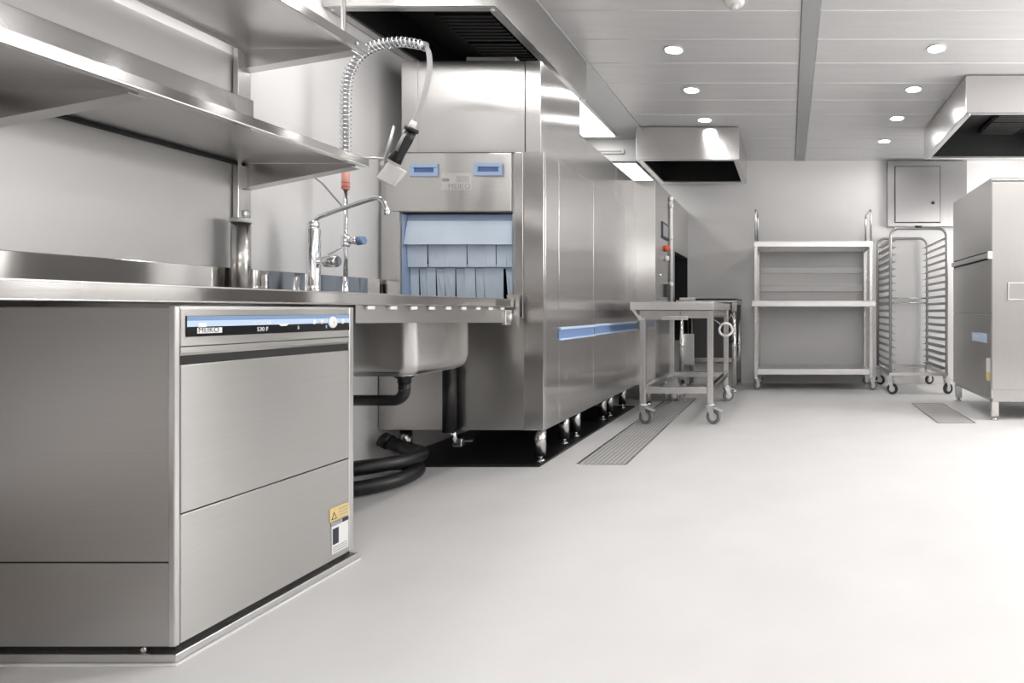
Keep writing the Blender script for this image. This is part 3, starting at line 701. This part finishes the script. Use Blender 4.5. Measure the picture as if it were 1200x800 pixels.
lr.box(-1.10, -1.06, 4.542, 5.628, .225, .275, .004); lr.box(-.60, -.56, 4.542, 5.628, .225, .275, .004)
lr.build('lower_frame', S_P, t)
t = tag(MB().tube([P(850.5 + 7.5 * math.cos(a * 2 * PI / 24), 386 + 7.5 * math.sin(a * 2 * PI / 24), 5.02) + Vector((.0, .01 * math.sin(a), 0)) for a in range(24)], .010, 10, True).build('cable_ring', WPLAST, None, P(850, 386, 5.02)),
        'pale coiled ring hanging at the side of the wheeled work table', 'ring')
MB().tube([P(836, 374, 4.95), P(842, 378, 4.98), P(845, 381, 5.02)], .004, 8).build('ring_cord', GHOSE, t)
t = thing('hand_brush', 'black handled tool hanging from the side of the wheeled work table', 'tool', P(857, 385, 5.45))
MB().tube([P(857, 371, 5.45), P(858, 380, 5.45), P(857, 392, 5.45)], [.010, .016, .012], 12).build('grip', BLACK, t)
MB().tube([P(857, 392, 5.45), P(857, 398, 5.45), P(857, 401, 5.45)], [.012, .024, .018], 14).build('tool_head', BLACK, t)
MB().tube([P(854, 374, 5.45), P(857, 368, 5.45), P(860, 374, 5.45)], .005, 8).build('hook', S_B, t)

# ------------------------------------------------------------------ fixed bench at the exit
t = thing('exit_bench', 'fixed stainless bench with a black top edge between machine exit and far wall', 'bench', (-.85, 6.6, 0))
MB().box(-1.15, -.53, 6.22, 6.98, .925, .948, .003).build('top', S_P, t)
MB().box(-.95, -.53, 6.212, 6.98, .948, .966, .002).build('top_edge', BLACK, t)
MB().box(-.56, -.53, 6.24, 6.96, .84, .925, .003).build('side_apron', S_P, t)
for (lx, ly) in ((-.56, 6.27), (-.56, 6.90), (-1.10, 6.27), (-1.10, 6.90)):
    lg = MB(); lg.cyl((lx, ly, .02), (lx, ly, .84), .024, 18); lg.lathe((lx, ly, .48), [(.026, -.015), (.029, -.008), (.029, .008), (.026, .015)], n=20); lg.lathe((lx, ly, 0), [(.03, 0), (.03, .012), (.02, .03)], n=18)
    lg.box(lx - .022, lx + .022, ly - .022, ly + .022, .83, .926, .002); lg.build('leg', S_P, t)
MB().box(-1.10, -.98, 6.30, 6.33, .28, .60, .004).build('drip_panel', S_B, t)
MB().box(-1.09, -.57, 6.88, 6.92, .26, .31, .004).build('stretcher', S_P, t)
MB().prism([(-.53, 6.26, .90), (-.49, 6.26, .90), (-.50, 6.26, .74), (-.53, 6.26, .66)], (0, .02, 0)).build('end_flap', BLACK, t)
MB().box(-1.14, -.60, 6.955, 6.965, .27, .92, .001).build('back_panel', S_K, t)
t = tag(MB().box(-1.12, -.955, 6.24, 6.55, .9485, .975, .006).build('serving_tray', WPLAST, None, (-1.0, 6.4, .949)), 'pale flat tray lying on the fixed bench at the machine exit', 'tray')
t = thing('floor_pan', 'stainless wedge-shaped pan on the floor below the machine exit', 'pan', (-1.10, 5.9, 0))
MB().hexa([(-1.160, 5.62, .12), (-1.0, 5.62, .12), (-1.0, 6.0, .12), (-1.160, 6.0, .12), (-1.160, 5.62, .15), (-1.03, 5.62, .22), (-1.03, 6.0, .22), (-1.160, 6.0, .15)]).build('pan_body', S_B, t)
for (x, y_) in ((-1.14, 5.64), (-1.02, 5.64), (-1.14, 5.98), (-1.02, 5.98)): MB().cyl((x, y_, 0), (x, y_, .121), .010, 10).build('foot', S_D, t)
MB().lathe((-1.01, 5.74, .17), [(.022, 0), (.022, .02), (.010, .03)], 'X', 18).build('plug', BLACK, t)

# ------------------------------------------------------------------ shelf trolley at the far wall
t = thing('shelf_trolley', 'wide stainless shelf trolley with two tall end handles against the far wall', 'trolley', (.27, 6.68, 0))
R0, R1, XA, XC = 6.44, 6.94, -.345, .872
for x in (XA, XC):
    for y_ in (R0, R1): MB().box(x - .017, x + .017, y_ - .017, y_ + .017, .135, 1.53, .003).build('upright', S_P, t)
def shelf(z0, z1, x0, x1, y0, y1):
    o = MB(); o.box(x0, x1, y0, y1, z1 - .006, z1, .001); o.box(x0, x1, y0, y0 + .012, z0, z1 - .006, .003); o.box(x0, x1, y1 - .012, y1, z0, z1 - .006, .003)
    o.box(x0, x0 + .012, y0 + .012, y1 - .012, z0, z1 - .006, .003); o.box(x1 - .012, x1, y0 + .012, y1 - .012, z0, z1 - .006, .003)
    return o.build('shelf', S_B, t)
shelf(1.515, 1.575, XA - .02, XC + .02, R0 - .02, R1 + .02)
shelf(.885, .945, XA - .04, XC + .05, R0 - .045, R1 - .02)
shelf(.165, .225, XA + .018, XC - .018, R0 - .02, R1 + .02)
MB().box(XA + .02, XC - .02, R1 + .018, R1 + .024, .225, 1.515, .001).build('back_panel', WALLM, t)
for z in (1.265, 1.055): MB().box(XA + .02, XC - .02, R1 + .004, R1 + .016, z, z + .075, .005).build('back_rail', CLAD, t)
for x in (XA - .004, XC + .004):
    z = 1.575; r = .05; pts = [(x, R0 + .03, z), (x, R0 + .03, 1.87)] + arc((x, R0 + .03 + r, 1.87), r, PI, PI / 2, (0, 1, 0), (0, 0, 1), 6)[1:] + arc((x, R1 - .03 - r, 1.87), r, PI / 2, 0, (0, 1, 0), (0, 0, 1), 6) + [(x, R1 - .03, z)]
    MB().tube(pts, .0105, 12).build('push_handle', S_P, t)
for x in (XA, XC):
    for y_ in (R0, R1): caster(t, x, y_, .135, .05, .9 if x < 0 else .4, TYRE, FORK, y_ < 6.6)

# ------------------------------------------------------------------ tray trolley
t = thing('tray_trolley', 'open stainless tray trolley with runner rails and rounded top frames by the far wall', 'trolley', (1.31, 6.55, 0))
TX0, TX1, T0, T1, TZ0, TZ1 = 1.025, 1.590, 6.12, 6.98, .215, 1.668
def loop(y_, z1):
    r = .085
    return [(TX0, y_, TZ0), (TX0, y_, z1 - r)] + arc((TX0 + r, y_, z1 - r), r, PI, PI / 2, (1, 0, 0), (0, 0, 1), 7)[1:] + arc((TX1 - r, y_, z1 - r), r, PI / 2, 0, (1, 0, 0), (0, 0, 1), 7) + [(TX1, y_, TZ0)]
MB().tube(loop(T0, TZ1), .0145, 14).build('frame_loop', S_T, t)
MB().tube(loop(T1, TZ1), .0145, 14).build('frame_loop', S_T, t)
MB().tube([P(1072, 266, T0) + Vector((0, -.0005, 0)), P(1080, 266, T0) + Vector((0, -.0005, 0))], .0152, 14).build('frame_mark', BLACK, t)
bf = MB(); bf.box(TX0 - .014, TX1 + .014, T0 - .014, T0 + .014, .185, .220, .004); bf.box(TX0 - .014, TX1 + .014, T1 - .014, T1 + .014, .185, .220, .004)
bf.box(TX0 - .014, TX0 + .014, T0 + .014, T1 - .014, .185, .220, .004); bf.box(TX1 - .014, TX1 + .014, T0 + .014, T1 - .014, .185, .220, .004)
bf.build('base_frame', S_P, t)
rp = {}
for s, x in ((1, TX0), (-1, TX1)):
    for k in range(19):
        z = 1.555 - .0725 * k
        if k == 0:
            o = MB(); xi = x + s * .014
            o.box(min(xi, xi + s * .004), max(xi, xi + s * .004), T0 - .01, T1 + .01, z, z + .024, .001)
            o.box(min(xi, xi + s * .045), max(xi, xi + s * .045), T0 - .01, T1 + .01, z - .003, z, .001)
            rp[s] = o.build('runner', S_T, t)
        else:
            c = rp[s].copy(); C.objects.link(c); c.parent = t; c.location = (0, 0, -.0725 * k); ORIGIN[c.name] = ORIGIN[t.name]
for z in (.93, .985): MB().tube([(TX0, T1, z), (TX1, T1, z)], .008, 10).build('cross_bar', S_P, t)
for x in (TX0, TX1):
    for y_ in (T0 + .02, T1 - .03): caster(t, x, y_, .185, .055, -.5 if x < 1.3 else .5, TYREK, FORK, y_ < 6.5, .03)

# ------------------------------------------------------------------ steel cabinet on the far wall
t = thing('wall_cabinet', 'flat stainless wall cabinet with one locked door high on the far wall', 'cabinet', (1.59, YB, 2.1))
MB().box(1.137, 2.047, YB - .07, YB - .002, 1.805, 2.560, .004).build('body', S_C, t)
d = MB().box(1.225, 1.735, YB - .082, YB - .070, 1.855, 2.490, .003).build('door', S_C, t)
MB().lathe((1.655, YB - .082, 2.075), [(.018, 0), (.018, -.012), (.008, -.014)], 'Y', 18).build('door_lock', BLACK, d)
MB().box(1.216, 1.744, YB - .0715, YB - .0695, 1.846, 2.499).build('door_gap', SEAM, t)

# ------------------------------------------------------------------ hood-type dishwasher at the side
t = thing('hood_dishwasher', 'tall stainless hood-type dishwasher with a wide grip slot, standing on short legs', 'dishwasher', (1.95, 5.15, 0))
HX, H0, H1, HZ, HT = 1.549, 4.64, 5.72, .144, 1.855; HXE = 2.45
MB().box(HX + .006, HXE, H0 + .002, H1, .235, HT - .004, .002).build('body', S_R, t)
MB().box(HX + .012, HXE - .01, H0 + .010, H1 - .01, HZ, .236, .003).build('base_frame', S_R, t)
MB().box(HX - .002, HX + .012, H0 + .004, H1 - .004, 1.30, HT, .005).build('hood_door', S_H, t)
MB().box(HX - .002, HX + .012, H0 + .004, H1 - .004, .820, 1.235, .005).build('front_door', S_H, t)
MB().box(HX - .002, HX + .012, H0 + .004, H1 - .004, .170, .812, .005).build('lower_panel', S_H, t)
MB().box(HX + .004, HX + .008, H0 + .004, H1 - .004, 1.23, 1.302).build('grip_slot', SEAM, t)
g = MB(); g.box(HX - .030, HX - .004, H0 + .02, H1 - .05, 1.245, 1.285, .006); g.build('grip_bar', S_B, t)
MB().box(HX - .030, HX + .004, H0 - .012, H0 + .02, 1.235, 1.295, .004).build('grip_end', WPLAST, t)
a0, a1 = H0 + .06, H1 - .06                                              # curved pull lip under the slot
lp = [(HX - .004, a0 + (a1 - a0) * i / 16, 1.232 - .055 * math.sin(PI * i / 16) ** .6) for i in range(17)]
MB().prism([(HX - .004, a0, 1.234)] + lp[1:-1] + [(HX - .004, a1, 1.234)], (.004, 0, 0)).build('pull_lip', S_S, t)
sk = MB().box(HX + .0, HXE, H0 - .010, H0 + .004, .238, HT - .03, .004).build('side_panel', S_R, t)
MB().prism([(HX, H0 - .010, HT - .03), (HXE, H0 - .010, HT - .03), (HXE, H0 + .03, HT), (HX, H0 + .03, HT)], (0, .004, .004)).build('top_lip', S_B, t)
ho = MB(); x0, x1, z0, z1 = 1.665, 1.93, .920, 1.055; w = .010
for a in ((x0, x1, z0, z0 + w), (x0, x1, z1 - w, z1), (x0, x0 + w, z0 + w, z1 - w), (x1 - w, x1, z0 + w, z1 - w)): ho.box(a[0], a[1], H0 - .022, H0 - .010, a[2], a[3], .002)
ho.build('card_holder', S_B, t)
st = MB().box(HX - .0035, HX - .0022, 4.74, 5.13, .590, .662).build('name_sticker', PANELB, t)
text('MEIKO', 'lettering', WHITE, st, (HX - .0038, 5.10, .608), .06, (0, -1, 0), (0, 0, 1), .0003)
s2 = MB().box(HX - .0035, HX - .0022, 4.665, 4.755, .365, .475).build('notice_sticker', WHITE, t)
MB().box(HX - .0036, HX - .0023, 4.665, 4.755, .300, .364).build('notice_sticker', YELLOW, t)
for (fx, fy) in ((HX + .035, H0 + .045), (HX + .035, H1 - .05), (HXE - .05, H0 + .045), (HXE - .05, H1 - .05)):
    fm = MB(); fm.box(fx - .027, fx + .027, fy - .027, fy + .027, .03, HZ + .002, .003); fm.lathe((fx, fy, 0), [(.024, 0), (.024, .012), (.012, .018), (.012, .03)], n=18); fm.build('leg', S_P, t)

# ------------------------------------------------------------------ floor drains
def drain(label, x0, x1, y0, y1, nx, segs, mesh=False):
    t = thing('floor_drain', label, 'floor drain', ((x0 + x1) / 2, (y0 + y1) / 2, 0), 'stainless floor drains')
    z = .004; w = .012
    MB().box(x0 + .004, x1 - .004, y0 + .004, y1 - .004, .0005, .0012).build('channel', DARKD, t)
    f = MB()
    for a in ((x0, x1, y0, y0 + w), (x0, x1, y1 - w, y1), (x0, x0 + w, y0 + w, y1 - w), (x1 - w, x1, y0 + w, y1 - w)): f.box(*a, .0004, z + .001, .001, 1)
    f.build('drain_frame', S_P, t)
    ys = [y0 + w + .002 + (y1 - y0 - 2 * w - .004) * k / segs for k in range(segs + 1)]
    for a, b_ in zip(ys, ys[1:]):
        g = MB(); st = (x1 - x0 - 2 * w) / nx
        for k in range(nx): g.box(x0 + w + st * (k + .11), x0 + w + st * (k + .89), a + .004, b_ - .004, .0016, z, .0008, 1)
        if mesh:
            n = int((b_ - a) / .035)
            for k in range(1, n): g.box(x0 + w, x1 - w, a + (b_ - a) * k / n - .006, a + (b_ - a) * k / n + .006, .0016, z - .0006)
        else:
            g.box(x0 + w, x1 - w, a + .002, a + .012, .0016, z - .0004); g.box(x0 + w, x1 - w, b_ - .012, b_ - .002, .0016, z - .0004)
        g.build('grate', GRATE, t)
    return t
GRATE = vary(principled('brushed_grate', (0.62, 0.61, 0.60), 0.5, 0.35), amt=0.04, nscale=12)
DARKD = principled('drain_channel_dark', (0.16, 0.16, 0.16), 0.5)
drain('long slotted steel floor drain running along the conveyor machine under the wheeled table', -1.160, -.880, 3.31, 5.80, 10, 3)
drain('short meshed steel floor drain in front of the hood-type dishwasher', 1.110, 1.400, 4.54, 5.50, 9, 2, True)

# ------------------------------------------------------------------ camera, world, colour
cam = bpy.data.cameras.new('camera'); co = bpy.data.objects.new('camera', cam); C.objects.link(co)
co.location = (0, 0, EYE); co.rotation_euler = (PI / 2, 0, 0)
cam.sensor_width = 36.0; cam.lens = 36.0 * FPX / 1200.0
cam.shift_x = -(VX - 600.0) / 1200.0; cam.shift_y = -(400.0 - VY) / 1200.0
cam.clip_start = 0.02
S = bpy.context.scene; S.camera = co
w = bpy.data.worlds.new('world'); S.world = w; w.use_nodes = True
w.node_tree.nodes['Background'].inputs['Color'].default_value = (.5, .5, .5, 1); w.node_tree.nodes['Background'].inputs['Strength'].default_value = .3
S.view_settings.view_transform = 'Standard'; S.view_settings.look = 'None'; S.view_settings.gamma = 1.0; S.view_settings.use_curve_mapping = False
S.view_settings.exposure = 0.17
S.cycles.max_bounces = 10; S.cycles.diffuse_bounces = 6; S.cycles.glossy_bounces = 6; S.cycles.sample_clamp_indirect = 6.0
S.cycles.use_denoising = True; S.cycles.caustics_reflective = False; S.cycles.caustics_refractive = False
